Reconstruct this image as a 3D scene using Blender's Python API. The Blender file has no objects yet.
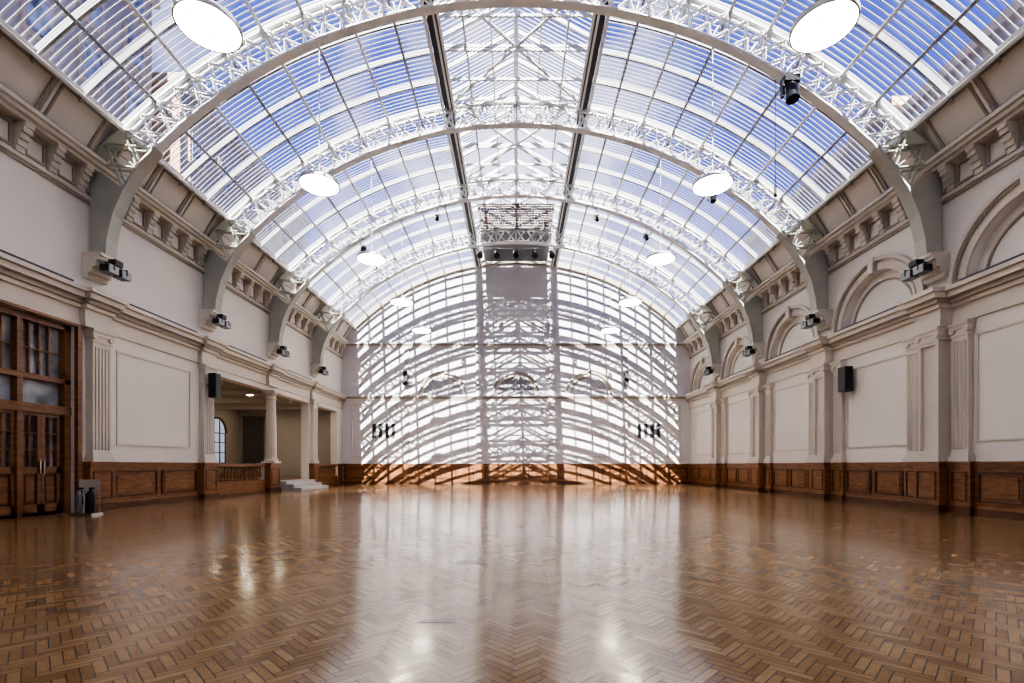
import bpy, math, random
from mathutils import Vector, Matrix
random.seed(7)
S = bpy.context.scene
HW=11.0; YB=30.35; YR=-2.0
T=[3.47, 7.96, 12.45, 16.94, 21.43, 25.92]
CZ=-0.55; RG=14.75

# ---------------------------------------------------------------- materials
def newmat(name):
    m=bpy.data.materials.new(name); m.use_nodes=True
    nt=m.node_tree
    return m,nt,nt.nodes['Principled BSDF']
def paint(name,col,rough=0.6,var=0.06,scale=1.5,metal=0.0,bump=0.0):
    m,nt,b=newmat(name)
    tc=nt.nodes.new('ShaderNodeTexCoord'); no=nt.nodes.new('ShaderNodeTexNoise')
    no.inputs['Scale'].default_value=scale; no.inputs['Detail'].default_value=5
    rp=nt.nodes.new('ShaderNodeValToRGB')
    rp.color_ramp.elements[0].position=0.3; rp.color_ramp.elements[1].position=0.7
    rp.color_ramp.elements[0].color=[max(0,c*(1-var)) for c in col]+[1]
    rp.color_ramp.elements[1].color=[min(1,c*(1+var)) for c in col]+[1]
    nt.links.new(tc.outputs['Object'],no.inputs['Vector']); nt.links.new(no.outputs['Fac'],rp.inputs['Fac'])
    nt.links.new(rp.outputs['Color'],b.inputs['Base Color'])
    b.inputs['Roughness'].default_value=rough; b.inputs['Metallic'].default_value=metal
    return m
def wood(name,c0,c1,rough=0.35,stretch=(3,3,14)):
    m,nt,b=newmat(name)
    tc=nt.nodes.new('ShaderNodeTexCoord'); mp=nt.nodes.new('ShaderNodeMapping')
    mp.inputs['Scale'].default_value=stretch
    no=nt.nodes.new('ShaderNodeTexNoise'); no.inputs['Scale'].default_value=1.0; no.inputs['Detail'].default_value=8
    no.inputs['Distortion'].default_value=0.6
    rp=nt.nodes.new('ShaderNodeValToRGB'); rp.color_ramp.elements[0].position=0.3; rp.color_ramp.elements[1].position=0.7
    rp.color_ramp.elements[0].color=(*c0,1); rp.color_ramp.elements[1].color=(*c1,1)
    nt.links.new(tc.outputs['Object'],mp.inputs['Vector']); nt.links.new(mp.outputs['Vector'],no.inputs['Vector'])
    nt.links.new(no.outputs['Fac'],rp.inputs['Fac']); nt.links.new(rp.outputs['Color'],b.inputs['Base Color'])
    b.inputs['Roughness'].default_value=rough
    return m
def emis(name,col,s):
    m,nt,b=newmat(name)
    b.inputs['Base Color'].default_value=(*col,1); b.inputs['Emission Color'].default_value=(*col,1)
    b.inputs['Emission Strength'].default_value=s
    return m
M_wall=paint('wall_paint',(0.85,0.805,0.73),0.6,0.025,0.8)
M_wallb=paint('back_wall_paint',(0.76,0.75,0.76),0.6,0.02,0.8)
M_trim=paint('trim_paint',(0.72,0.665,0.57),0.5,0.03,2)
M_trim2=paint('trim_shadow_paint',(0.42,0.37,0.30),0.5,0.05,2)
M_btrim=paint('back_wall_trim_paint',(0.66,0.64,0.62),0.6,0.02,0.8)
M_steel=paint('white_steel',(0.84,0.84,0.82),0.45,0.03,3)
M_rib=paint('glazing_bar_paint',(0.36,0.37,0.38),0.5,0.05,3)
M_louv=paint('louvre_aluminium',(0.42,0.43,0.45),0.5,0.05,3)
M_haunch=paint('grey_green_steel',(0.52,0.53,0.46),0.5,0.05,3)
M_dark=paint('dark_steel',(0.05,0.05,0.07),0.5,0.2,4)
M_grey=paint('grey_metal',(0.25,0.26,0.27),0.4,0.1,4,0.5)
M_black=paint('black_plastic',(0.015,0.015,0.017),0.4,0.2,5)
M_wood=wood('oak_panelling',(0.21,0.088,0.034),(0.36,0.178,0.08),0.3)
M_woodd=wood('dark_oak',(0.09,0.036,0.014),(0.17,0.072,0.03),0.35)
M_woodf=wood('oak_frame',(0.18,0.077,0.031),(0.31,0.152,0.068),0.3)
M_stone=paint('stone_step',(0.62,0.60,0.57),0.6,0.1,5)
M_chrome=paint('brushed_steel',(0.6,0.6,0.6),0.25,0.05,5,1.0)
M_lamp=emis('lamp_diffuser',(1,0.94,0.85),15.0)
M_down=emis('downlight_glow',(1,0.88,0.7),60.0)
M_annex=paint('annex_paint',(0.46,0.42,0.36),0.6,0.05,1)
M_curtain=paint('curtain_cloth',(0.16,0.15,0.14),0.9,0.15,6)

def glassdark(name,col):
    m,nt,b=newmat(name)
    b.inputs['Roughness'].default_value=0.05
    no=nt.nodes.new('ShaderNodeTexNoise'); no.inputs['Scale'].default_value=1.2
    tc=nt.nodes.new('ShaderNodeTexCoord'); nt.links.new(tc.outputs['Object'],no.inputs['Vector'])
    rp=nt.nodes.new('ShaderNodeValToRGB')
    rp.color_ramp.elements[0].position=0.35; rp.color_ramp.elements[1].position=0.65
    rp.color_ramp.elements[0].color=(*[c*0.4 for c in col],1); rp.color_ramp.elements[1].color=(*[min(1,c*1.8) for c in col],1)
    nt.links.new(no.outputs['Fac'],rp.inputs['Fac']); nt.links.new(rp.outputs['Color'],b.inputs['Base Color'])
    return m
M_dglass=glassdark('door_glass',(0.30,0.33,0.35))
def roofglass():
    m=bpy.data.materials.new('roof_glass'); m.use_nodes=True; nt=m.node_tree; nt.nodes.clear()
    o=nt.nodes.new('ShaderNodeOutputMaterial'); mx=nt.nodes.new('ShaderNodeMixShader')
    tr=nt.nodes.new('ShaderNodeBsdfTransparent'); tr.inputs['Color'].default_value=(0.93,0.95,1,1)
    tl=nt.nodes.new('ShaderNodeBsdfTranslucent'); tl.inputs['Color'].default_value=(0.9,0.88,0.85,1)
    tc=nt.nodes.new('ShaderNodeTexCoord'); no=nt.nodes.new('ShaderNodeTexNoise'); no.inputs['Scale'].default_value=1.3; no.inputs['Detail'].default_value=6
    mr=nt.nodes.new('ShaderNodeMapRange'); mr.inputs['From Min'].default_value=0.35; mr.inputs['From Max'].default_value=0.75
    mr.inputs['To Min'].default_value=0.01; mr.inputs['To Max'].default_value=0.09
    nt.links.new(tc.outputs['Object'],no.inputs['Vector']); nt.links.new(no.outputs['Fac'],mr.inputs['Value'])
    nt.links.new(mr.outputs['Result'],mx.inputs['Fac'])
    nt.links.new(tr.outputs[0],mx.inputs[1]); nt.links.new(tl.outputs[0],mx.inputs[2]); nt.links.new(mx.outputs[0],o.inputs[0])
    return m
M_rglass=roofglass()
def brick(name,c1,c2):
    m,nt,b=newmat(name)
    tc=nt.nodes.new('ShaderNodeTexCoord'); br=nt.nodes.new('ShaderNodeTexBrick')
    br.inputs['Color1'].default_value=(*c1,1); br.inputs['Color2'].default_value=(*c2,1)
    br.inputs['Mortar'].default_value=(0.4,0.35,0.3,1); br.inputs['Scale'].default_value=1.5
    mp=nt.nodes.new('ShaderNodeMapping'); mp.inputs['Rotation'].default_value=(math.radians(90),0,math.radians(90))
    nt.links.new(tc.outputs['Object'],mp.inputs['Vector']); nt.links.new(mp.outputs['Vector'],br.inputs['Vector'])
    nt.links.new(br.outputs['Color'],b.inputs['Base Color']); b.inputs['Roughness'].default_value=0.9
    return m
M_brick=brick('building_brick',(0.42,0.20,0.10),(0.50,0.27,0.15))
M_stonebld=paint('building_stone',(0.55,0.42,0.29),0.8,0.2,0.6)

def parquet():
    m,nt,b=newmat('herringbone_parquet')
    at=nt.nodes.new('ShaderNodeAttribute'); at.attribute_name='rnd'
    uv=nt.nodes.new('ShaderNodeUVMap'); uv.uv_map='UVMap'
    sx=nt.nodes.new('ShaderNodeSeparateXYZ'); nt.links.new(uv.outputs[0],sx.inputs[0])
    def mth(op,a,b2=None):
        n=nt.nodes.new('ShaderNodeMath'); n.operation=op
        for i,v in enumerate((a,b2)):
            if v is None: continue
            if isinstance(v,(int,float)): n.inputs[i].default_value=v
            else: nt.links.new(v,n.inputs[i])
        return n.outputs[0]
    cb=nt.nodes.new('ShaderNodeCombineXYZ')
    nt.links.new(mth('MULTIPLY',sx.outputs[0],1.5),cb.inputs[0]); nt.links.new(mth('MULTIPLY',sx.outputs[1],4.0),cb.inputs[1])
    nt.links.new(mth('MULTIPLY',at.outputs['Fac'],60.0),cb.inputs[2])
    no=nt.nodes.new('ShaderNodeTexNoise'); no.inputs['Scale'].default_value=2.0; no.inputs['Detail'].default_value=4
    nt.links.new(cb.outputs[0],no.inputs['Vector'])
    tc=nt.nodes.new('ShaderNodeTexCoord'); nb=nt.nodes.new('ShaderNodeTexNoise'); nb.inputs['Scale'].default_value=0.5; nb.inputs['Detail'].default_value=3
    nt.links.new(tc.outputs['Object'],nb.inputs['Vector'])
    f=mth('ADD',mth('MULTIPLY',at.outputs['Fac'],0.34),mth('MULTIPLY',no.outputs['Fac'],0.50))
    f=mth('ADD',f,mth('MULTIPLY',mth('SUBTRACT',nb.outputs['Fac'],0.5),0.40))
    rp=nt.nodes.new('ShaderNodeValToRGB'); e=rp.color_ramp.elements
    e[0].position=0.08; e[0].color=(0.22,0.122,0.046,1); e[1].position=0.85; e[1].color=(0.54,0.36,0.175,1)
    k=e.new(0.45); k.color=(0.375,0.228,0.097,1)
    nt.links.new(f,rp.inputs['Fac'])
    du=mth('MINIMUM',sx.outputs[0],mth('SUBTRACT',1.0,sx.outputs[0])); dv=mth('MINIMUM',sx.outputs[1],mth('SUBTRACT',1.0,sx.outputs[1]))
    eu=mth('LESS_THAN',du,0.013); ev=mth('LESS_THAN',dv,0.05); ed=mth('MAXIMUM',eu,ev)
    mx=nt.nodes.new('ShaderNodeMixRGB'); mx.inputs[2].default_value=(0.05,0.024,0.010,1)
    nt.links.new(mth('MULTIPLY',ed,0.85),mx.inputs[0]); nt.links.new(rp.outputs[0],mx.inputs[1])
    nt.links.new(mx.outputs[0],b.inputs['Base Color'])
    r0=mth('ADD',mth('MULTIPLY',nb.outputs['Fac'],0.10),mth('MULTIPLY',at.outputs['Fac'],0.07))
    nt.links.new(mth('ADD',r0,0.085),b.inputs['Roughness'])
    b.inputs['Specular IOR Level'].default_value=0.75
    b.inputs['Coat Weight'].default_value=0.12; b.inputs['Coat Roughness'].default_value=0.08; b.inputs['Coat IOR'].default_value=1.5
    return m
M_floor=parquet()

# ---------------------------------------------------------------- mesh builder
class MB:
    def __init__(s): s.v=[];s.f=[];s.m=[]
    def add(s,vs,fs,mi=0):
        o=len(s.v); s.v+= [tuple(p) for p in vs]
        for f in fs: s.f.append([o+i for i in f]); s.m.append(mi)
    HF=[(0,1,2,3),(7,6,5,4),(0,4,5,1),(1,5,6,2),(2,6,7,3),(3,7,4,0)]
    def hexa(s,p,mi=0): s.add(p,MB.HF,mi)
    def box(s,x0,x1,y0,y1,z0,z1,mi=0):
        s.hexa([(x0,y0,z0),(x1,y0,z0),(x1,y1,z0),(x0,y1,z0),(x0,y0,z1),(x1,y0,z1),(x1,y1,z1),(x0,y1,z1)],mi)
    def mb(s,mp,u0,u1,v0,v1,n0,n1,mi=0):
        s.hexa([mp(u0,v0,n0),mp(u1,v0,n0),mp(u1,v0,n1),mp(u0,v0,n1),mp(u0,v1,n0),mp(u1,v1,n0),mp(u1,v1,n1),mp(u0,v1,n1)],mi)
    def frame(s,mp,u0,u1,v0,v1,w,n0,n1,mi=0):
        s.mb(mp,u0,u1,v0,v0+w,n0,n1,mi); s.mb(mp,u0,u1,v1-w,v1,n0,n1,mi)
        s.mb(mp,u0,u0+w,v0+w,v1-w,n0,n1,mi); s.mb(mp,u1-w,u1,v0+w,v1-w,n0,n1,mi)
    def beam(s,p,q,w,h,mi=0,up=(0,0,1)):
        p=Vector(p);q=Vector(q);d=(q-p)
        if d.length<1e-6:return
        d.normalize(); up=Vector(up)
        if abs(d.dot(up))>0.98: up=Vector((0,1,0)) if abs(d.y)<0.9 else Vector((1,0,0))
        a=d.cross(up).normalized(); b=a.cross(d).normalized()
        a*=w/2;b*=h/2
        s.hexa([p-a-b,p+a-b,p+a+b,p-a+b,q-a-b,q+a-b,q+a+b,q-a+b],mi)
    def strip(s,pin,pout,y0,y1,mi=0,mp=None):
        n=len(pin)
        if mp is None: mp=lambda x,z,y:(x,y,z)
        vs=[]
        for a,b in zip(pin,pout): vs+=[mp(a[0],a[1],y0),mp(b[0],b[1],y0),mp(b[0],b[1],y1),mp(a[0],a[1],y1)]
        fs=[(0,1,2,3),(4*n-1,4*n-2,4*n-3,4*n-4)]
        for i in range(n-1):
            o=4*i
            for k in range(4): fs.append((o+k,o+(k+1)%4,o+4+(k+1)%4,o+4+k))
        s.add(vs,fs,mi)
    def cyl(s,p,q,r,r2=None,n=12,mi=0):
        p=Vector(p);q=Vector(q); r2=r if r2 is None else r2
        d=(q-p).normalized(); up=Vector((0,0,1)) if abs(d.z)<0.9 else Vector((1,0,0))
        a=d.cross(up).normalized(); b=a.cross(d)
        vs=[]
        for c,rr in((p,r),(q,r2)):
            for i in range(n):
                t=2*math.pi*i/n; vs.append(c+a*math.cos(t)*rr+b*math.sin(t)*rr)
        fs=[tuple(range(n)),tuple(range(2*n-1,n-1,-1))]+[(i,(i+1)%n,n+(i+1)%n,n+i) for i in range(n)]
        s.add(vs,fs,mi)
    def lathe(s,prof,c,n=16,mi=0):
        vs=[];k=len(prof)
        for r,z in prof:
            for i in range(n):
                t=2*math.pi*i/n; vs.append((c[0]+r*math.cos(t),c[1]+r*math.sin(t),c[2]+z))
        fs=[tuple(range(n)),tuple(range(k*n-1,(k-1)*n-1,-1))]
        for j in range(k-1):
            for i in range(n): fs.append((j*n+i,j*n+(i+1)%n,(j+1)*n+(i+1)%n,(j+1)*n+i))
        s.add(vs,fs,mi)
    def obj(s,name,mats,smooth=False):
        me=bpy.data.meshes.new(name)
        me.from_pydata(s.v,[],s.f)
        for m in mats: me.materials.append(m)
        me.polygons.foreach_set('material_index',s.m)
        import bmesh
        bm=bmesh.new(); bm.from_mesh(me); bmesh.ops.recalc_face_normals(bm,faces=bm.faces); bm.to_mesh(me); bm.free()
        if smooth:
            me.polygons.foreach_set('use_smooth',[True]*len(me.polygons))
            try: me.set_sharp_from_angle(angle=math.radians(35))
            except Exception: pass
        me.update()
        o=bpy.data.objects.new(name,me); S.collection.objects.link(o)
        return o
mapL=lambda u,v,n:(-HW+n,u,v)
mapR=lambda u,v,n:(HW-n,u,v)
mapB=lambda u,v,n:(u,YB-n,v)
def circ(R,x): return CZ+math.sqrt(max(0,R*R-x*x))
def arcpts(R,xa,xb,n,cz=CZ):
    ta=math.asin(max(-1,min(1,xa/R)));tb=math.asin(max(-1,min(1,xb/R)))
    return [(R*math.sin(ta+(tb-ta)*i/n),cz+R*math.cos(ta+(tb-ta)*i/n)) for i in range(n+1)]

# ---------------------------------------------------------------- floor
def build_floor():
    W=0.060;n=4;L=W*n
    vs=[];fs=[];rnd=[];uvs=[]
    c=math.sqrt(0.5)
    def P(x,y): return ((x-y)*c*W,(x+y)*c*W+14.0)
    def addp(x,y,w,h,vert):
        cx,cy=P(x+w/2,y+h/2)
        if abs(cx)>HW+0.02 or cy<YR-0.02 or cy>YB+0.02:return
        o=len(vs)
        for a,b in((x,y),(x+w,y),(x+w,y+h),(x,y+h)):
            p=P(a,b); vs.append((p[0],p[1],0.0))
        fs.append((o,o+1,o+2,o+3)); rnd.append(random.random())
        uvs.extend([(0,0),(0,1),(1,1),(1,0)] if vert else [(0,0),(1,0),(1,1),(0,1)])
    bmax=int(HW*2/(2*L*c))+4
    amax=int(20/(W*2*c))*1+20
    for b in range(-bmax,bmax+1):
        for a in range(-amax,amax+1):
            X=a+n*b;Y=a-n*b
            addp(X,Y,n,1,False); addp(X,Y-2*n+1,1,n,True)
    o=len(vs)
    for p in((-HW-.4,YR-.3,-0.006),(HW+.4,YR-.3,-0.006),(HW+.4,YB+.3,-0.006),(-HW-.4,YB+.3,-0.006)): vs.append(p)
    fs.append((o,o+1,o+2,o+3)); rnd.append(0.0); uvs.extend([(0,0)]*4)
    me=bpy.data.meshes.new('floor'); me.from_pydata(vs,[],fs)
    ul=me.uv_layers.new(name='UVMap'); ul.data.foreach_set('uv',[q for u in uvs for q in u])
    at=me.attributes.new('rnd','FLOAT','FACE'); at.data.foreach_set('value',rnd)
    me.materials.append(M_floor); ob=bpy.data.objects.new('floor',me); S.collection.objects.link(ob)
build_floor()

# ---------------------------------------------------------------- walls
b=MB()
TH=0.4
OP=[(17.35,20.95),(21.95,25.45),(26.4,29.5)]
DO=(8.45,11.95)
b.mb(mapL,YR,DO[0],0,9.0,-TH,0); b.mb(mapL,DO[0],DO[1],4.65,9.0,-TH,0); b.mb(mapL,DO[1],OP[0][0],0,9.0,-TH,0)
b.mb(mapL,OP[0][0],YB,4.5,9.0,-TH,0)
b.mb(mapL,OP[2][1],YB,0,4.5,-TH,0); b.mb(mapL,OP[1][1],OP[2][0],0,4.5,-TH,0)
b.mb(mapL,OP[0][1]+0.1,OP[1][0]-0.1,0,1.28,-TH,0.02)
b.mb(mapL,OP[0][0],OP[0][1]+0.1,0,0.45,-TH,0); b.mb(mapL,OP[1][0]-0.1,OP[1][1],0,0.45,-TH,0); b.mb(mapL,OP[2][0],OP[2][1],0,0.45,-TH,0)
b.obj('wall_left',[M_wall])

b=MB()
b.mb(mapR,YR,YB,0,5.6,-TH,0)
cent=[T[0]-2.245]+[(T[i]+T[i+1])/2 for i in range(5)]+[(T[5]+YB)/2]
r=1.5; cur=YR
for c in cent:
    if c-r>cur: b.mb(mapR,cur,c-r,5.6,9.0,-TH,0)
    n=20; arc=[(c-r*math.cos(math.pi*i/n),5.6+r*math.sin(math.pi*i/n)) for i in range(n+1)]
    top=[(p[0],9.0) for p in arc]
    b.strip(arc,top,-TH,0,0,mapR)
    b.mb(mapR,c-r-.05,c+r+.05,5.55,7.3,-TH-0.0,-0.22)
    cur=c+r
b.mb(mapR,cur,YB,5.6,9.0,-TH,0)
b.obj('wall_right',[M_wall])

def ztop(x):
    a=abs(x)
    if a>10.3: return 9.0+(10.98-a)*1.5 if a<10.98 else 9.0
    return circ(RG+0.05,a)
xs=[-11.4,-11.0,-10.98]+[-10.3+20.6*i/60 for i in range(61)]+[10.98,11.0,11.4]
for nm,y0,y1,mt in(('wall_back',YB,YB+0.4,M_wallb),('wall_front',YR-0.4,YR,M_wall)):
    b=MB(); b.strip([(x,-0.1) for x in xs],[(x,ztop(x)) for x in xs],y0,y1); 
    b.strip([(-2.45,14.0),(0,14.0),(2.45,14.0)],[(-2.45,14.4),(0,15.65),(2.45,14.4)],y0,y1)
    b.obj(nm,[mt])

# ---------------------------------------------------------------- trim: entablatures
def entab(b,mp,u0,u1):
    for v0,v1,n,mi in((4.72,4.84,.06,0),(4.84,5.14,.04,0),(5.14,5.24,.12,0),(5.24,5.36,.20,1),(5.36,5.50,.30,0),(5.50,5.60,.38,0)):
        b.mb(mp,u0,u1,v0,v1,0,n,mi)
def entab_res(b,mp,c,w,add):
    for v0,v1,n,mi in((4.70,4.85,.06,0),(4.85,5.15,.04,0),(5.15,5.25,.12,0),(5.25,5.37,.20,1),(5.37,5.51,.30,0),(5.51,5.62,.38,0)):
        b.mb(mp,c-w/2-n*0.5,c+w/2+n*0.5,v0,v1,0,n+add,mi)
def upper(b,mp,u0,u1,trs):
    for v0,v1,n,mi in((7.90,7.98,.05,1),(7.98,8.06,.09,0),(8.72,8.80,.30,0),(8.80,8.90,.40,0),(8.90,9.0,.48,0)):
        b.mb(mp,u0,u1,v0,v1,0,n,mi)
    st=4.49/6
    k0=int((u0-T[0])/st)-1
    for k in range(k0,60):
        u=T[0]+st*(k+0.5)
        if u<u0+.2 or u>u1-.2: continue
        for v0,v1,n in((8.10,8.22,.08),(8.22,8.36,.13),(8.36,8.50,.19),(8.50,8.62,.26),(8.62,8.72,.30)):
            b.mb(mp,u-.1,u+.1,v0,v1,0,n,0)
        b.frame(mp,u+.14,u+st-.14,8.14,8.66,.05,0,.05,1)
bl=MB(); entab(bl,mapL,YR,YB); upper(bl,mapL,YR,YB,T)
br=MB(); entab(br,mapR,YR,YB); upper(br,mapR,YR,YB,T)
for t in T:
    entab_res(bl,mapL,t,.75,.14); entab_res(br,mapR,t,.75,.30)
bl.mb(mapL,YR,YB,9.0,9.1,.30,.36,2); br.mb(mapR,YR,YB,9.0,9.1,.30,.36,2)
for t in T[:5]:
    bl.mb(mapL,t+.7,t+3.6,5.60,5.66,.28,.35,2); br.mb(mapR,t+.7,t+3.6,5.60,5.66,.28,.35,2)
def archivolt(b,mp,c,z,r0,r1,n1,mi=0,N=24,n0=0):
    a=[(c-r0*math.cos(math.pi*i/N),z+r0*math.sin(math.pi*i/N)) for i in range(N+1)]
    o=[(c-r1*math.cos(math.pi*i/N),z+r1*math.sin(math.pi*i/N)) for i in range(N+1)]
    b.strip(a,o,n0,n1,mi,mp)
for c in cent:
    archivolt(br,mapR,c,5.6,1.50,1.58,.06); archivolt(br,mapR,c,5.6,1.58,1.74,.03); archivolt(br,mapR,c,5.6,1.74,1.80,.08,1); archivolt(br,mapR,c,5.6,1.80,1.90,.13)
    archivolt(br,mapR,c,5.6,1.20,1.25,-.17,1,24,-.22)
    br.mb(mapR,c-.11,c+.11,7.05,7.52,0,.17)
bays=[(T[i],T[i+1]) for i in range(5)]+[(T[5],YB)]
for a,c in bays:
    br.frame(mapR,a+1.0,c-1.0,1.75,4.35,.05,0,.03,0)
for a,c in ((T[0],T[1]),(T[2],T[3])):
    bl.frame(mapL,a+.75,c-.75,1.75,4.35,.05,0,.03,0)
bl.obj('trim_1',[M_trim,M_trim2,M_dark]); br.obj('trim_2',[M_trim,M_trim2,M_dark])

# back wall trim
b=MB()
for v0,v1,n in((5.30,5.38,.06),(5.38,5.50,.14),(5.50,5.60,.24),(8.62,8.72,.06),(8.72,8.82,.14),(8.82,8.90,.22)):
    b.mb(mapB,-10.95,10.95,v0,v1,0,n,1 if n==.14 else 0)
for x in(-2.3,2.3): b.mb(mapB,x-.22,x+.22,1.3,13.2,0,.16,2)
for x in(-6.9,6.9): b.mb(mapB,x-.18,x+.18,1.3,8.6,0,.09,2)
for c in(-4.6,0,4.6):
    for r0,r1,n,mi in((1.12,1.20,.10,1),(1.20,1.36,.05,0),(1.36,1.50,.2,1)):
        archivolt(b,mapB,c,5.6,r0,r1,n,mi)
    b.mb(mapB,c-.08,c+.08,6.65,7.15,0,.2)
for a,c in((-10.6,-7.3),(-6.5,-2.8),(-1.9,1.9),(2.8,6.5),(7.3,10.6)):
    b.frame(mapB,a+.2,c-.2,1.7,5.0,.06,0,.04,2)
b.strip(arcpts(14.45,-10.2,10.2,60),arcpts(14.72,-10.2,10.2,60),YB-.22,YB,1)
b.obj('trim_3',[M_wallb,M_trim2,M_btrim])
M_lun=paint('lunette_glass',(0.30,0.31,0.34),0.35,0.1,2)
M_lun2=paint('lunette_shade_panel',(0.52,0.52,0.56),0.5,0.05,2)  # blind side arches: recess shade is painted into this flat grey fill
for wi,c in enumerate((0,-4.6,4.6)):
    b=MB(); n=20
    arc=[(c-1.12*math.cos(math.pi*i/n),5.6+1.12*math.sin(math.pi*i/n)) for i in range(n+1)]
    b.strip([(p[0],5.6) for p in arc],arc,0.005,.03,0,mapB)
    for k in range(1,4):
        t=math.pi*k/4; b.beam(mapB(c,5.6,.05),mapB(c-1.1*math.cos(t),5.6+1.1*math.sin(t),.05),.04,.04,1)
    archivolt(b,mapB,c,5.6,.5,.55,.07,1)
    b.obj('window_%d'%(wi+1),[M_lun if wi==0 else M_lun2,M_steel])

# ---------------------------------------------------------------- wainscot
def wainscot(b,mp,u0,u1,pitch=1.45,top=1.28):
    if u1-u0<.15:return
    b.mb(mp,u0,u1,0,top-.12,0,.06,0)
    b.mb(mp,u0,u1,0,.17,.06,.10,1)
    b.mb(mp,u0,u1,.17,.21,.06,.085,0)
    b.mb(mp,u0,u1,top-.14,top-.05,0,.10,0); b.mb(mp,u0,u1,top-.05,top,0,.14,0)
    k=max(1,round((u1-u0)/pitch)); w=(u1-u0)/k
    for i in range(k):
        a=u0+i*w+.09;c=u0+(i+1)*w-.09
        if c-a<.15: continue
        b.frame(mp,a,c,.32,1.04,.05,.06,.10,1)
        b.mb(mp,a+.05,c-.05,.37,.99,.06,.064,2)
        b.mb(mp,a+.13,c-.13,.45,.91,.06,.085,0)
def pedestal(b,mp,c,w,n,top=1.28):
    b.mb(mp,c-w/2,c+w/2,0,top-.12,0,n,0); b.mb(mp,c-w/2-.04,c+w/2+.04,0,.2,0,n+.04,1)
    b.mb(mp,c-w/2-.03,c+w/2+.03,top-.14,top-.05,0,n+.03,0); b.mb(mp,c-w/2-.06,c+w/2+.06,top-.05,top+.005,0,n+.06,0)
    b.frame(mp,c-w/2+.08,c+w/2-.08,.32,1.04,.035,n,n+.02,1)
wm=[M_wood,M_woodd,M_woodf]
b=MB(); wainscot(b,mapB,-10.9,-2.55);wainscot(b,mapB,-2.05,2.05);wainscot(b,mapB,2.55,10.9)
for x in(-2.3,2.3,-6.9,6.9): pedestal(b,mapB,x,.5,.16)
b.obj('baseboard_back',wm)
b=MB(); e=YR
for t in T: wainscot(b,mapR,e,t-1.0); pedestal(b,mapR,t,.75,.36); pedestal(b,mapR,t-.7,.56,.15);pedestal(b,mapR,t+.7,.56,.15); e=t+1.0
wainscot(b,mapR,e,YB-.1); b.obj('baseboard_right',wm)
b=MB(); wainscot(b,mapL,YR,DO[0]-.13); wainscot(b,mapL,T[2]+.48,T[3]-.45); pedestal(b,mapL,T[0],.7,.22)
pedestal(b,mapL,T[2]+.08,.75,.22); pedestal(b,mapL,T[3],.75,.24)
pedestal(b,mapL,T[4],.85,.26); pedestal(b,mapL,T[5],.8,.24); wainscot(b,mapL,29.6,YB-.1)
b.obj('baseboard_left',wm)

# ---------------------------------------------------------------- pilasters
def pilaster(mp,c,w,n,flutes=True,z0=1.285,z1=4.695,name='fluted_pilaster'):
    b=MB()
    e=.003
    b.mb(mp,c-w/2-.06,c+w/2+.06,z0,z0+.12,e,n+.06); b.mb(mp,c-w/2-.03,c+w/2+.03,z0+.12,z0+.2,e,n+.03)
    b.mb(mp,c-w/2,c+w/2,z0+.2,z1-.3,e,n*.75)
    if flutes:
        k=5; g=w/(2*k+1)
        for i in range(k+1): b.mb(mp,c-w/2+2*i*g,c-w/2+(2*i+1)*g,z0+.3,z1-.45,n*.75,n)
        b.mb(mp,c-w/2,c+w/2,z0+.2,z0+.3,n*.75,n); b.mb(mp,c-w/2,c+w/2,z1-.45,z1-.34,n*.75,n)
    else:
        b.frame(mp,c-w/2,c+w/2,z0+.2,z1-.34,.08,n*.75,n)
    b.mb(mp,c-w/2-.03,c+w/2+.03,z1-.34,z1-.29,e,n+.03)
    b.mb(mp,c-w/2-.01,c+w/2+.01,z1-.29,z1-.17,e,n+.01)
    b.mb(mp,c-w/2-.05,c+w/2+.05,z1-.17,z1-.08,e,n+.05); b.mb(mp,c-w/2-.07,c+w/2+.07,z1-.08,z1,e,n+.09)
    for q in(-1,1):
        p=mp(c+q*(w/2-.03),z1-.19,n*.3); p2=mp(c+q*(w/2-.03),z1-.19,n+.06); b.cyl(p,p2,.08,n=12)
    b.obj(name,[M_trim])
for t in T:
    pilaster(mapR,t,.62,.32,False,name='square_pier'); pilaster(mapR,t+.7,.42,.13)
    pilaster(mapR,t-.7,.42,.13)
for t in [T[0],T[2],T[3],T[5]]: pilaster(mapL,t+(.1 if t==T[2] else 0),.55,.18)
b=MB(); cx,cy=-10.93,T[4]
b.box(cx-.3,cx+.3,cy-.3,cy+.3,1.285,1.36)
b.lathe([(.29,0),(.30,.04),(.29,.08),(.25,.1),(.26,.14),(.23,.17),(.225,.3),(.22,1.2),(.20,2.2),(.185,2.75),(.22,2.78),(.22,2.82),(.19,2.84),(.19,2.92),(.27,3.0),(.27,3.04)],(cx,cy,1.36),24)
b.box(cx-.3,cx+.3,cy-.3,cy+.3,4.4,4.5)
b.obj('round_column',[M_trim],True)

# ---------------------------------------------------------------- balustrades and steps
def balustrade(y0,y1):
    b=MB(); x=-11.1
    b.box(x-.12,x+.14,y0,y1,.46,.56,0); b.box(x-.14,x+.17,y0,y1,1.14,1.26,0)
    k=int((y1-y0)/.2)
    for i in range(k):
        y=y0+(i+.5)*(y1-y0)/k
        b.lathe([(.05,0),(.05,.05),(.03,.08),(.065,.2),(.06,.28),(.028,.42),(.03,.5),(.05,.53),(.05,.58)],(x,y,.56),10)
    b.obj('balustrade',[M_wood],True)
    b=MB(); b.mb(mapL,y0,y1,0,.455,0.005,.07,0); b.mb(mapL,y0,y1,0,.1,.07,.1,1)
    b.obj('baseboard_loggia',wm)
balustrade(17.36,20.9); balustrade(26.42,29.48)
b=MB()
for i in range(3): b.box(-10.98,-10.98+.35*(3-i)+.05,22.1,25.3,.15*i,.15*(i+1))
b.obj('stone_steps',[M_stone])

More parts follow.
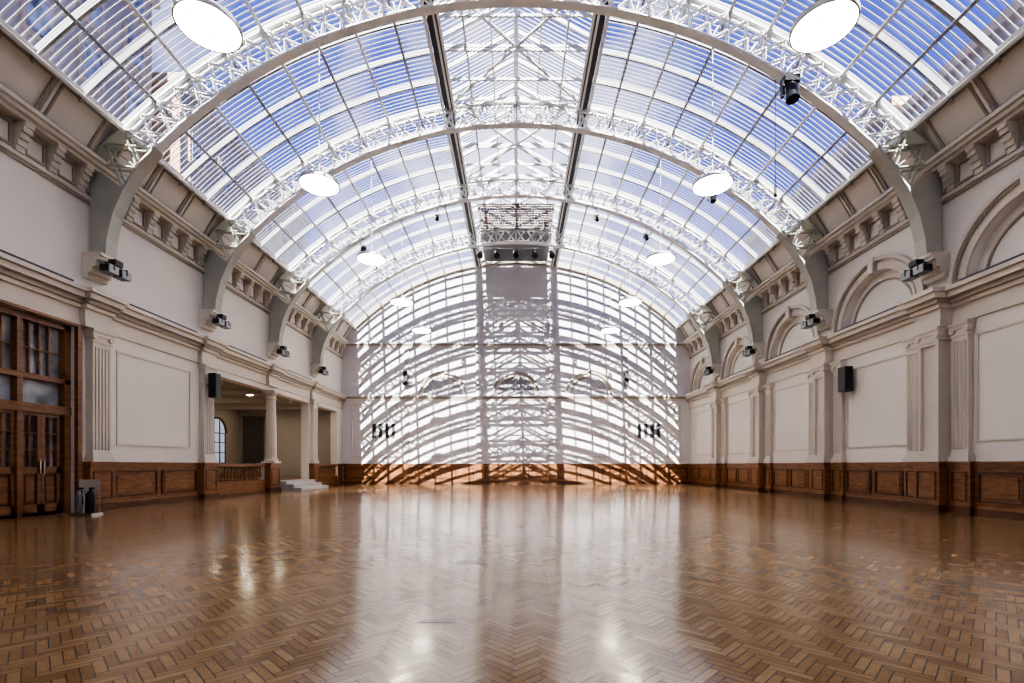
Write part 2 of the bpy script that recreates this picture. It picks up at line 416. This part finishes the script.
# ---------------------------------------------------------------- loggia annex
b=MB(); b.box(-17.5,-11.4,16.5,30.4,.30,.449); b.obj('floor_annex',[M_woodf])
b=MB(); b.box(-17.9,-17.5,16.1,30.8,0,4.8);b.obj('wall_annex_left',[M_annex])
b=MB(); b.box(-17.5,-11.4,30.4,30.8,0,4.8);b.obj('wall_annex_back',[M_annex])
b=MB(); b.box(-17.5,-11.4,16.1,16.5,0,4.8);b.obj('wall_annex_front',[M_annex])
b=MB(); b.box(-17.5,-11.4,16.5,30.4,4.6,4.8)
for y in(18.5,21.4,24.3,27.2): b.box(-17.45,-11.4,y-.15,y+.15,4.35,4.6)
b.obj('ceiling_annex',[M_annex])
def downlight(x,y,z=4.6):
    b=MB(); b.lathe([(.16,-.05),(.18,0)],(x,y,z),16,1); b.lathe([(.13,-.06),(.13,-.05)],(x,y,z),16,0)
    b.obj('ceiling_downlight',[M_down,M_trim])
for x in(-12.7,-14.6,-16.2):
    for y in(20,22.9,25.8,28.6): downlight(x,y)
M_wglow=emis('daylit_glass',(.5,.6,.75),0.45)
wi=4
for c in(28.0,24.6):
    b=MB()
    arc=[(c-.8*math.cos(math.pi*i/16),3.1+.8*math.sin(math.pi*i/16)) for i in range(17)]
    mp=lambda u,v,n:(-17.5+n,u,v)
    b.strip([(p[0],1.3) for p in arc],arc,.01,.03,0,mp)
    b.strip(arc,[(c+(p[0]-c)*1.15,3.1+(p[1]-3.1)*1.15) for p in arc],.01,.1,1,mp)
    for u in(-.8,-.27,.27,.8): b.mb(mp,c+u-.03,c+u+.03,1.3,3.8 if abs(u)<.5 else 3.1,.03,.07,1)
    for v in(1.3,1.9,2.5,3.05): b.mb(mp,c-.8,c+.8,v,v+.05,.03,.07,1)
    b.obj('window_%d'%wi,[M_wglow,M_woodd]); wi+=1
def curtain(x0,x1,y,z0,z1):
    n=70; vs=[];fs=[]
    for i in range(n+1):
        x=x0+(x1-x0)*i/n; yy=y+.07*math.sin(i*1.3)
        vs+=[(x,yy,z0),(x,yy,z1)]
    for i in range(n): fs.append((2*i,2*i+1,2*i+3,2*i+2))
    b=MB(); b.add(vs,fs); b.beam((x0-.1,y,z1+.03),(x1+.1,y,z1+.03),.06,.06); b.obj('curtain',[M_curtain])
curtain(-17.2,-15.9,30.2,.46,4.2)

# ---------------------------------------------------------------- entrance door
b=MB(); D0,D1=DO; 
mpD=lambda u,v,n:(-HW-.22+n,u,v)
b.mb(mapL,D0-.12,D0,0,4.65,.004,.10,0); b.mb(mapL,D1,D1+.12,0,4.65,.004,.10,0); b.mb(mapL,D0-.12,D1+.12,4.65,4.71,.004,.10,0)
D0+=.003; D1-=.003; Z=4.645
b.mb(mpD,D0,D1,0,Z,-.06,-.02,1)
b.mb(mpD,D0,D1,4.5,Z,-.02,.14,0); b.mb(mpD,D0,D0+.16,0,Z,-.02,.14,0); b.mb(mpD,D1-.16,D1,0,Z,-.02,.14,0)
b.mb(mpD,D0,D1,2.42,2.62,-.02,.16,0); b.mb(mpD,D0,D1,3.18,3.30,-.02,.14,0)
mid=[D0+.16+(D1-D0-.32)*k/3 for k in range(4)]
for m in mid[1:3]: b.mb(mpD,m-.06,m+.06,0,4.5,-.02,.13,0)
for k in range(3):
    a,c=mid[k]+.06,mid[k+1]-.06
    for j in range(1,4): u=a+(c-a)*j/4; b.mb(mpD,u-.018,u+.018,3.3,4.5,-.02,.05,0)
    for v in(3.9,): b.mb(mpD,a,c,v-.018,v+.018,-.02,.05,0)
    h=(a+c)/2
    for p,q in((a,h-.005),(h+.005,c)):
        b.frame(mpD,p,q,.02,2.42,.08,-.02,.08,0); b.mb(mpD,p,q,.02,.28,-.02,.08,0); b.mb(mpD,p,q,1.0,1.16,-.02,.08,0)
        b.mb(mpD,p+.08,q-.08,.28,1.0,-.02,.03,2); b.mb(mpD,p+.13,q-.13,.36,.92,.03,.06,0)
        u=(p+q)/2; b.mb(mpD,u-.015,u+.015,1.16,2.34,-.02,.05,0)
        for v in(1.55,1.95): b.mb(mpD,p+.08,q-.08,v-.015,v+.015,-.02,.05,0)
    b.mb(mpD,h-.06,h-.03,1.0,1.3,.08,.12,3); b.mb(mpD,h+.03,h+.06,1.0,1.3,.08,.12,3)
b.mb(mpD,D0,D1,0.0,.02,-.06,.16,2)
b.obj('door_1',[M_woodf,M_dglass,M_woodd,M_chrome])

# ---------------------------------------------------------------- trusses
def lower_chord(n=36):
    pts=[]
    th=math.asin(9.3/13.2)
    for i in range(n+1):
        t=-th+2*th*i/n; pts.append((13.2*math.sin(t),13.2*math.cos(t)))
    return pts
def truss(y,name='roof_truss'):
    b=MB(); lo=lower_chord(40); 
    k=len(lo)
    th=math.asin(10.1/14.5)
    up=[(14.5*math.sin(-th+2*th*i/(k-1)),CZ+14.5*math.cos(-th+2*th*i/(k-1))) for i in range(k)]
    def off(pl,d):
        out=[]
        for i,p in enumerate(pl):
            a=pl[max(0,i-1)];c=pl[min(len(pl)-1,i+1)]; dx,dz=c[0]-a[0],c[1]-a[1];l=math.hypot(dx,dz)
            out.append((p[0]-dz/l*d,p[1]+dx/l*d))
        return out
    b.strip(off(lo,-.02),off(lo,.03),y-.12,y+.12,0)
    b.strip(off(lo,.0),off(lo,.12),y-.03,y+.03,0)
    b.strip(off(up,-.03),off(up,.03),y-.12,y+.12,0)
    b.strip(off(up,-.12),off(up,.0),y-.03,y+.03,0)
    for yy in(y-.07,y+.07):
        for i in range(k-1):
            P=lambda p:(p[0],yy,p[1])
            b.beam(P(lo[i]),P(up[i+1]),.02,.06,0,(0,1,0)); b.beam(P(lo[i+1]),P(up[i]),.02,.06,0,(0,1,0))
            if i%2==0: b.beam(P(lo[i]),P(up[i]),.03,.07,0,(0,1,0))
    for i in range(k):
        if i%4==0: b.beam((lo[i][0],y,lo[i][1]),(up[i][0],y,up[i][1]),.06,.06,0)
    for s in(-1,1):
        inn=[(9.3,9.37),(9.75,8.85),(10.1,8.3),(10.38,7.65),(10.52,7.05),(10.56,6.6)]
        out=[(10.1,9.86),(10.55,9.45),(10.93,8.95),(10.95,8.2),(10.95,7.3),(10.95,6.6)]
        inn=[(s*a,z) for a,z in inn]; out=[(s*a,z) for a,z in out]
        b.strip(inn[2:],out[2:],y-.10,y+.10,1)
        inn2=[(a-s*.05,z-.03) for a,z in inn]
        b.strip(inn2,inn,y-.17,y+.17,1)
        b.strip([(a-s*.03,z) for a,z in out[:3]],[(a+s*.05,z) for a,z in out[:3]],y-.17,y+.17,1)
        for yy in(y-.1,y+.1):
            for i,j in((0,1),(1,2),(1,0),(2,1),(0,0),(1,1)):
                b.beam((inn[i][0],yy,inn[i][1]),(out[j][0],yy,out[j][1]),.03,.07,1,(0,1,0))
        for z0,z1,n in((6.52,6.6,.50),(6.42,6.52,.44),(6.25,6.42,.36),(6.1,6.25,.26),(5.98,6.1,.16)):
            xa=s*(HW-.005);xb=s*(HW-n); b.box(min(xa,xb),max(xa,xb),y-.3,y+.3,z0,z1,2)
    b.obj(name,[M_steel,M_haunch,M_trim])
for t in T: truss(t)

# ---------------------------------------------------------------- glazed roof
b=MB(); XL=2.35; XE=10.3
for s in(-1,1):
    a,c=(-XE,-XL) if s<0 else (XL,XE)
    N=22
    pts=arcpts(RG,a,c,N); vs=[];fs=[]
    for p in pts: vs+=[(p[0],YR,p[1]),(p[0],YB,p[1])]
    for i in range(N): fs.append((2*i,2*i+1,2*i+3,2*i+2))
    b.add(vs,fs,1)
    step=4.49/4
    y=T[0]-step*4
    while y<YB-.1:
        if y>YR:
            b.strip(arcpts(RG-.18,a,c,N),arcpts(RG-.01,a,c,N),y-.03,y+.03,3)
        y+=step
    y=YR+.1
    while y<YB-.05:
        b.strip(arcpts(RG+.02,a,c,14),arcpts(RG+.03,a,c,14),y-.013,y+.013,4); y+=.15
    ta=math.asin(XL/RG);tb=math.asin(XE/RG)
    for k in range(0,9):
        t=ta+(tb-ta)*k/8; p=(s*(RG-.24)*math.sin(t),CZ+(RG-.24)*math.cos(t))
        up=(math.sin(t)*s,0,math.cos(t))
        b.beam((p[0],YR,p[1]),(p[0],YB,p[1]),.07,.12 if k%2 else .20,3 if k%2 else 0,up)
b.obj('glazed_roof',[M_steel,M_rglass,M_haunch,M_rib,M_louv])
b=MB(); zc=circ(RG,XL)
for s in(-1,1):
    b.box(min(s*2.22,s*2.50),max(s*2.22,s*2.50),YR,YB,zc-.30,zc+.25,1)
    b.box(min(s*2.14,s*2.21),max(s*2.14,s*2.21),YR,YB,zc-.34,zc-.26,0)
    b.box(min(s*2.51,s*2.60),max(s*2.51,s*2.60),YR,YB,zc-.40,zc-.30,0)
    b.box(min(s*1.5,s*1.55),max(s*1.5,s*1.55),YR,YB,zc-.05,zc+.05,0)
    b.add([(s*2.4,YR,zc+.3),(s*2.4,YB,zc+.3),(0,YB,15.6),(0,YR,15.6)],[(0,1,2,3)],2)
    for x in(.8,1.6):
        z=15.55-(15.55-zc-.3)*x/2.4; b.beam((s*x,YR,z),(s*x,YB,z),.05,.1,0)
    y=YR+.1
    while y<YB-.05:
        b.beam((s*2.4,y,zc+.36),(0,y,15.66),.026,.02,5); y+=.15
b.box(-.08,.08,YR,YB,15.4,15.6,0)
y=T[0]-4.49
while y<YB:
    if y>YR:
        for s in(-1,1): b.beam((s*2.35,y,zc+.25),(0,y,15.52),.07,.12,0)
        if y<23: b.beam((-2.2,y,zc-.1),(2.2,y,zc-.1),.05,.08,0)
    y+=4.49/4
yy=[YR+.1]+T+[YB-.1]
for i in range(len(yy)-1):
    m=(yy[i]+yy[i+1])/2
    for p,q in(((-2.2,yy[i]),(0,m)),((2.2,yy[i]),(0,m)),((-2.2,yy[i+1]),(0,m)),((2.2,yy[i+1]),(0,m))):
        b.beam((p[0],p[1],zc),(q[0],q[1],zc),.07,.07,0)
    b.beam((-2.3,m,zc),(2.3,m,zc),.07,.1,0); b.beam((0,m,zc),(0,m,15.5),.06,.06,0)
    b.beam((-2.3,yy[i+1],zc+.1),(2.3,yy[i+1],zc+.1),.08,.12,0)
for k in range(16): 
    y=23.4+k*.17; b.beam((-1.9,y,zc-.1),(1.9,y,zc-.1),.11,.02,3)
b.box(-1.95,1.95,26.2,29.9,zc-.12,zc-.06,4)
b.obj('roof_lantern',[M_steel,M_dark,M_rglass,M_woodd,M_grey,M_louv])
b=MB()
for s in(-1,1):
    P0=Vector((s*10.93,0,9.0));P1=Vector((s*10.26,0,10.08)); d=(P1-P0); L=d.length; dn=d.normalized()
    nn=Vector((-s*abs(dn.z),0,-abs(dn.x)))
    mp=lambda u,v,n,P0=P0,dn=dn,nn=nn:(P0.x+dn.x*v+nn.x*n,u,P0.z+dn.z*v+nn.z*n)
    b.mb(mp,YR,YB,0,L,-.06,0,0)
    b.mb(mp,YR,YB,L-.1,L,0,.12,0); b.mb(mp,YR,YB,0,.12,0,.05,0)
    for t0,t1 in [(T[i],T[i+1]) for i in range(5)]+[(T[5],YB),(YR,T[0])]:
        k=3;w=(t1-t0-.5)/k
        for i in range(k):
            a=t0+.25+i*w; b.frame(mp,a+.08,a+w-.08,.2,L-.18,.05,0,.04,1)
        for i in range(1,k): b.mb(mp,t0+.25+i*w-.03,t0+.25+i*w+.03,.12,L-.1,0,.06,0)
b.obj('trim_4',[M_wall,M_trim2])

# ---------------------------------------------------------------- pendants
for t in T[1:]:
    for s in(-1,1):
        x=s*5.1; z=8.45; b=MB()
        b.lathe([(.47,0),(.47,.012)],(x,t,z),40,0)
        b.lathe([(.475,-.015),(.50,-.015),(.50,.07),(.46,.10),(.1,.12),(.06,.2)],(x,t,z+.015),40,1)
        zt=math.sqrt(13.2**2-x*x)-.02
        b.cyl((x,t,z+.2),(x,t,zt),.012,n=6,mi=1)
        b.obj('pendant_disc_lamp',[M_lamp,M_steel])

def flood(s,y):
    b=MB(); x=s*(HW-.62); z=6.35
    b.box(x-.03,x+.03,y-.3,y+.3,z-.05,z+.0,1)
    xb=[x,s*(HW-.3)]; b.box(min(xb),max(xb),y-.04,y+.04,z-.05,z,1)
    for q in(-.2,.2):
        c=Vector((x,y+q,z-.16)); b.box(c.x-.13,c.x+.13,c.y-.15,c.y+.15,c.z-.10,c.z+.10,2)
        b.box(c.x-.10,c.x+.10,c.y-.165,c.y-.15,c.z-.08,c.z+.08,1); b.box(c.x-.14,c.x+.14,c.y-.02,c.y+.02,c.z-.02,c.z+.14,1)
    b.box(x-.1,x+.1,y-.12,y+.12,z+.0,z+.14,1)
    b.obj('floodlight_pair',[M_trim,M_black,M_grey])
for t in T[1:]:
    flood(-1,t);flood(1,t)
def speaker(s,y,z,n,h=.85,w=.3):
    b=MB(); x0=HW-n; xs_=sorted((s*x0,s*(x0-.26)))
    b.box(xs_[0],xs_[1],y-w/2,y+w/2,z-h/2,z+h/2,0)
    for k in range(4):
        zz=z-h/2+h*(k+.5)/4; b.cyl((s*(x0-.261),y,zz),(s*(x0-.265),y,zz),.09,n=14,mi=0)
        b.cyl((sum(xs_)/2,y-w/2-.006,zz),(sum(xs_)/2,y-w/2,zz),.085,n=14,mi=0)
    xx=sorted((s*x0,s*(x0+n*.9))); b.box(xx[0],xx[1],y-.05,y+.05,z-.05,z+.05,1)
    b.obj('loudspeaker_cabinet',[M_black,M_grey])
speaker(-1,T[3]-.1,3.98,.3); speaker(1,15.7,4.0,.1,.8,.34)
def bspk(x):
    b=MB(); b.box(x-.13,x+.13,YB-.5,YB-.28,6.15,7.05,0)
    for k in range(4): b.cyl((x,YB-.5,6.25+k*.24),(x,YB-.51,6.25+k*.24),.09,n=14,mi=0)
    b.box(x-.05,x+.05,YB-.28,YB-.1,6.5,6.7,1)
    b.obj('line_array_loudspeaker',[M_black,M_grey])
bspk(-6.9);bspk(6.9)
for x in(-8.35,8.4):
    b=MB()
    for k in range(4):
        u=x-.6+k*.4; b.frame(mapB,u-.12,u+.12,2.9,3.8,.03,0.003,.05,1); b.mb(mapB,u-.09,u+.09,2.93,3.77,.003,.015,0)
        for j in range(8): b.mb(mapB,u-.09,u+.09,2.98+j*.1,3.0+j*.1,.015,.035,1)
    b.obj('ventilation_grille',[M_black,M_grey])

def mover(x,y,z,zt,sc=1.0):
    b=MB()
    b.cyl((x,y,z+.35*sc),(x,y,zt),.02,n=8,mi=1)
    b.box(x-.2*sc,x+.2*sc,y-.14*sc,y+.14*sc,z+.22*sc,z+.38*sc,0)
    for q in(-1,1): b.box(x+q*.2*sc-.03,x+q*.2*sc+.03,y-.06*sc,y+.06*sc,z-.15*sc,z+.25*sc,0)
    b.cyl((x,y-.05,z+.12*sc),(x,y-.12,z-.3*sc),.14*sc,.17*sc,16,0); b.cyl((x,y-.12,z-.3*sc),(x,y-.125,z-.32*sc),.14*sc,n=16,mi=2)
    b.obj('stage_spotlight',[M_black,M_grey,M_black])
mover(7.05,12.35,10.8,11.15,.95)
mover(6.9,16.9,10.6,11.2,.6); 
for x in(-6.8,-3.5,3.6,5.8): mover(x,21.4,math.sqrt(174.2-x*x)-.5,math.sqrt(174.2-x*x),.5)
b=MB(); b.cyl((-2.4,25.6,12.75),(2.4,25.6,12.75),.03,n=8,mi=1)
for x in(-2,2): b.cyl((x,25.6,12.75),(x,25.6,13.6),.012,n=6,mi=1)
for x in(-1.9,-1.0,0,1.0,1.9):
    b.cyl((x,25.6,12.75),(x,25.6,12.55),.02,n=6); b.cyl((x,25.7,12.6),(x,25.35,12.25),.11,.16,14,0); b.box(x-.14,x+.14,25.55,25.65,12.5,12.6,0)
b.obj('spotlight_bar',[M_black,M_grey])
b=MB()
x,y=6.97,12.9
b.cyl((x,y,8.6),(x,y,12.1),.008,n=6); b.cyl((x,y,8.5),(x,y,8.7),.035,n=8); b.lathe([(.02,0),(.05,.04),(.02,.1)],(x,y,8.4),10)
b.obj('hoist_chain',[M_black])

# extinguisher stand
b=MB(); cx,cy=-10.35,11.55
b.box(cx-.28,cx+.28,cy-.16,cy+.16,0,.05,1)
b.cyl((cx-.25,cy+.1,.05),(cx-.25,cy+.1,.85),.015,n=8,mi=1); b.cyl((cx+.25,cy+.1,.05),(cx+.25,cy+.1,.85),.015,n=8,mi=1)
b.box(cx-.26,cx+.26,cy+.09,cy+.11,.5,.85,2)
for q,mi in((-.13,3),(.13,0)):
    b.lathe([(.085,0),(.09,.03),(.09,.42),(.06,.5),(.03,.53),(.03,.58)],(cx+q,cy-.02,.05),16,mi)
    b.box(cx+q-.02,cx+q+.09,cy-.04,cy,.62,.66,0); b.cyl((cx+q+.05,cy-.03,.6),(cx+q+.11,cy-.05,.25),.014,n=8,mi=0)
b.obj('fire_extinguisher_stand',[M_black,M_chrome,M_trim,M_grey],True)

M_floorlid=wood('floor_lid_wood',(0.22,0.12,0.05),(0.36,0.21,0.1),0.2)
def fbox(x,y,w,l):
    b=MB(); b.frame(lambda u,v,n:(u,v,n),x-w/2,x+w/2,y-l/2,y+l/2,.012,.0005,.003,1); b.box(x-w/2+.012,x+w/2-.012,y-l/2+.012,y+l/2-.012,.0005,.0022,0)
    b.obj('floor_socket_box',[M_floorlid,M_grey])
fbox(-.55,5.95,.42,.2); fbox(-.6,3.7,.3,.1); fbox(-.45,8.2,.35,.2); fbox(-.8,14,.4,.25)

# ---------------------------------------------------------------- neighbouring buildings
def building(x0,x1,y0,y1,h,face,mat):
    b=MB(); b.box(x0,x1,y0,y1,0,h,0); b.box(x0-.3,x1+.3,y0-.3,y1+.3,h,h+.5,1)
    n=int((y1-y0)/2.6); xf=x1 if face>0 else x0
    for i in range(n):
        for j in range(int(h/3.2)):
            y=y0+(i+.5)*(y1-y0)/n; z=1.6+j*3.2; xx=sorted((xf,xf+face*.12))
            b.box(xx[0],xx[1],y-.75,y+.75,z-.1,z+2.1,1)
            xx=sorted((xf+face*.12,xf+face*.15)); b.box(xx[0],xx[1],y-.55,y+.55,z+.1,z+1.9,2)
    for i in range(3):
        y=y0+(y1-y0)*(i+.5)/3; b.box((x0+x1)/2-.6,(x0+x1)/2+.6,y-1,y+1,h,h+3,0)
        for k in(-.5,.5): b.cyl(((x0+x1)/2,y+k,h+3),((x0+x1)/2,y+k,h+3.7),.2,n=8)
    b.obj('neighbouring_building',[mat,M_stonebld,M_dglass])
building(-30,-21,0,14,25,1,M_brick); building(-31,-22,15,29,29,1,M_brick); building(-30,-21,30,48,25,1,M_brick)
building(21,30,10,26,20,-1,M_brick); building(22,31,28,46,22,-1,M_brick)

# ---------------------------------------------------------------- world and light
w=bpy.data.worlds.new('sky'); S.world=w; w.use_nodes=True; nt=w.node_tree
bg=nt.nodes['Background']; tc=nt.nodes.new('ShaderNodeTexCoord'); no=nt.nodes.new('ShaderNodeTexNoise')
no.inputs['Scale'].default_value=3.0; no.inputs['Detail'].default_value=7; no.inputs['Distortion'].default_value=.5
rp=nt.nodes.new('ShaderNodeValToRGB'); e=rp.color_ramp.elements
e[0].position=.49; e[0].color=(.075,.115,.46,1); e[1].position=.78; e[1].color=(1,.97,.95,1)
nt.links.new(tc.outputs['Generated'],no.inputs['Vector']); nt.links.new(no.outputs['Fac'],rp.inputs['Fac']); nt.links.new(rp.outputs[0],bg.inputs['Color'])
bg.inputs['Strength'].default_value=1.6
sl=bpy.data.lights.new('sun','SUN'); sl.energy=22.0; sl.angle=math.radians(.15); sl.color=(1,.95,.88)
so=bpy.data.objects.new('sun',sl); S.collection.objects.link(so)
el=math.radians(27); az=math.radians(1.0)
d=Vector((math.sin(az)*math.cos(el),math.cos(az)*math.cos(el),-math.sin(el)))
so.rotation_euler=d.to_track_quat('-Z','Y').to_euler(); so.location=(0,-20,30)

S.view_settings.view_transform='AgX'
S.view_settings.look='AgX - High Contrast'
S.view_settings.exposure=0.08
cam=bpy.data.cameras.new('camera'); co=bpy.data.objects.new('camera',cam); S.collection.objects.link(co); S.camera=co
co.location=(0,0,1.2); co.rotation_euler=(math.radians(90),0,0)
cam.sensor_width=36; cam.lens=480/1024*36; cam.shift_x=-4/1024; cam.shift_y=123.5/1024; cam.clip_start=.05; cam.clip_end=300
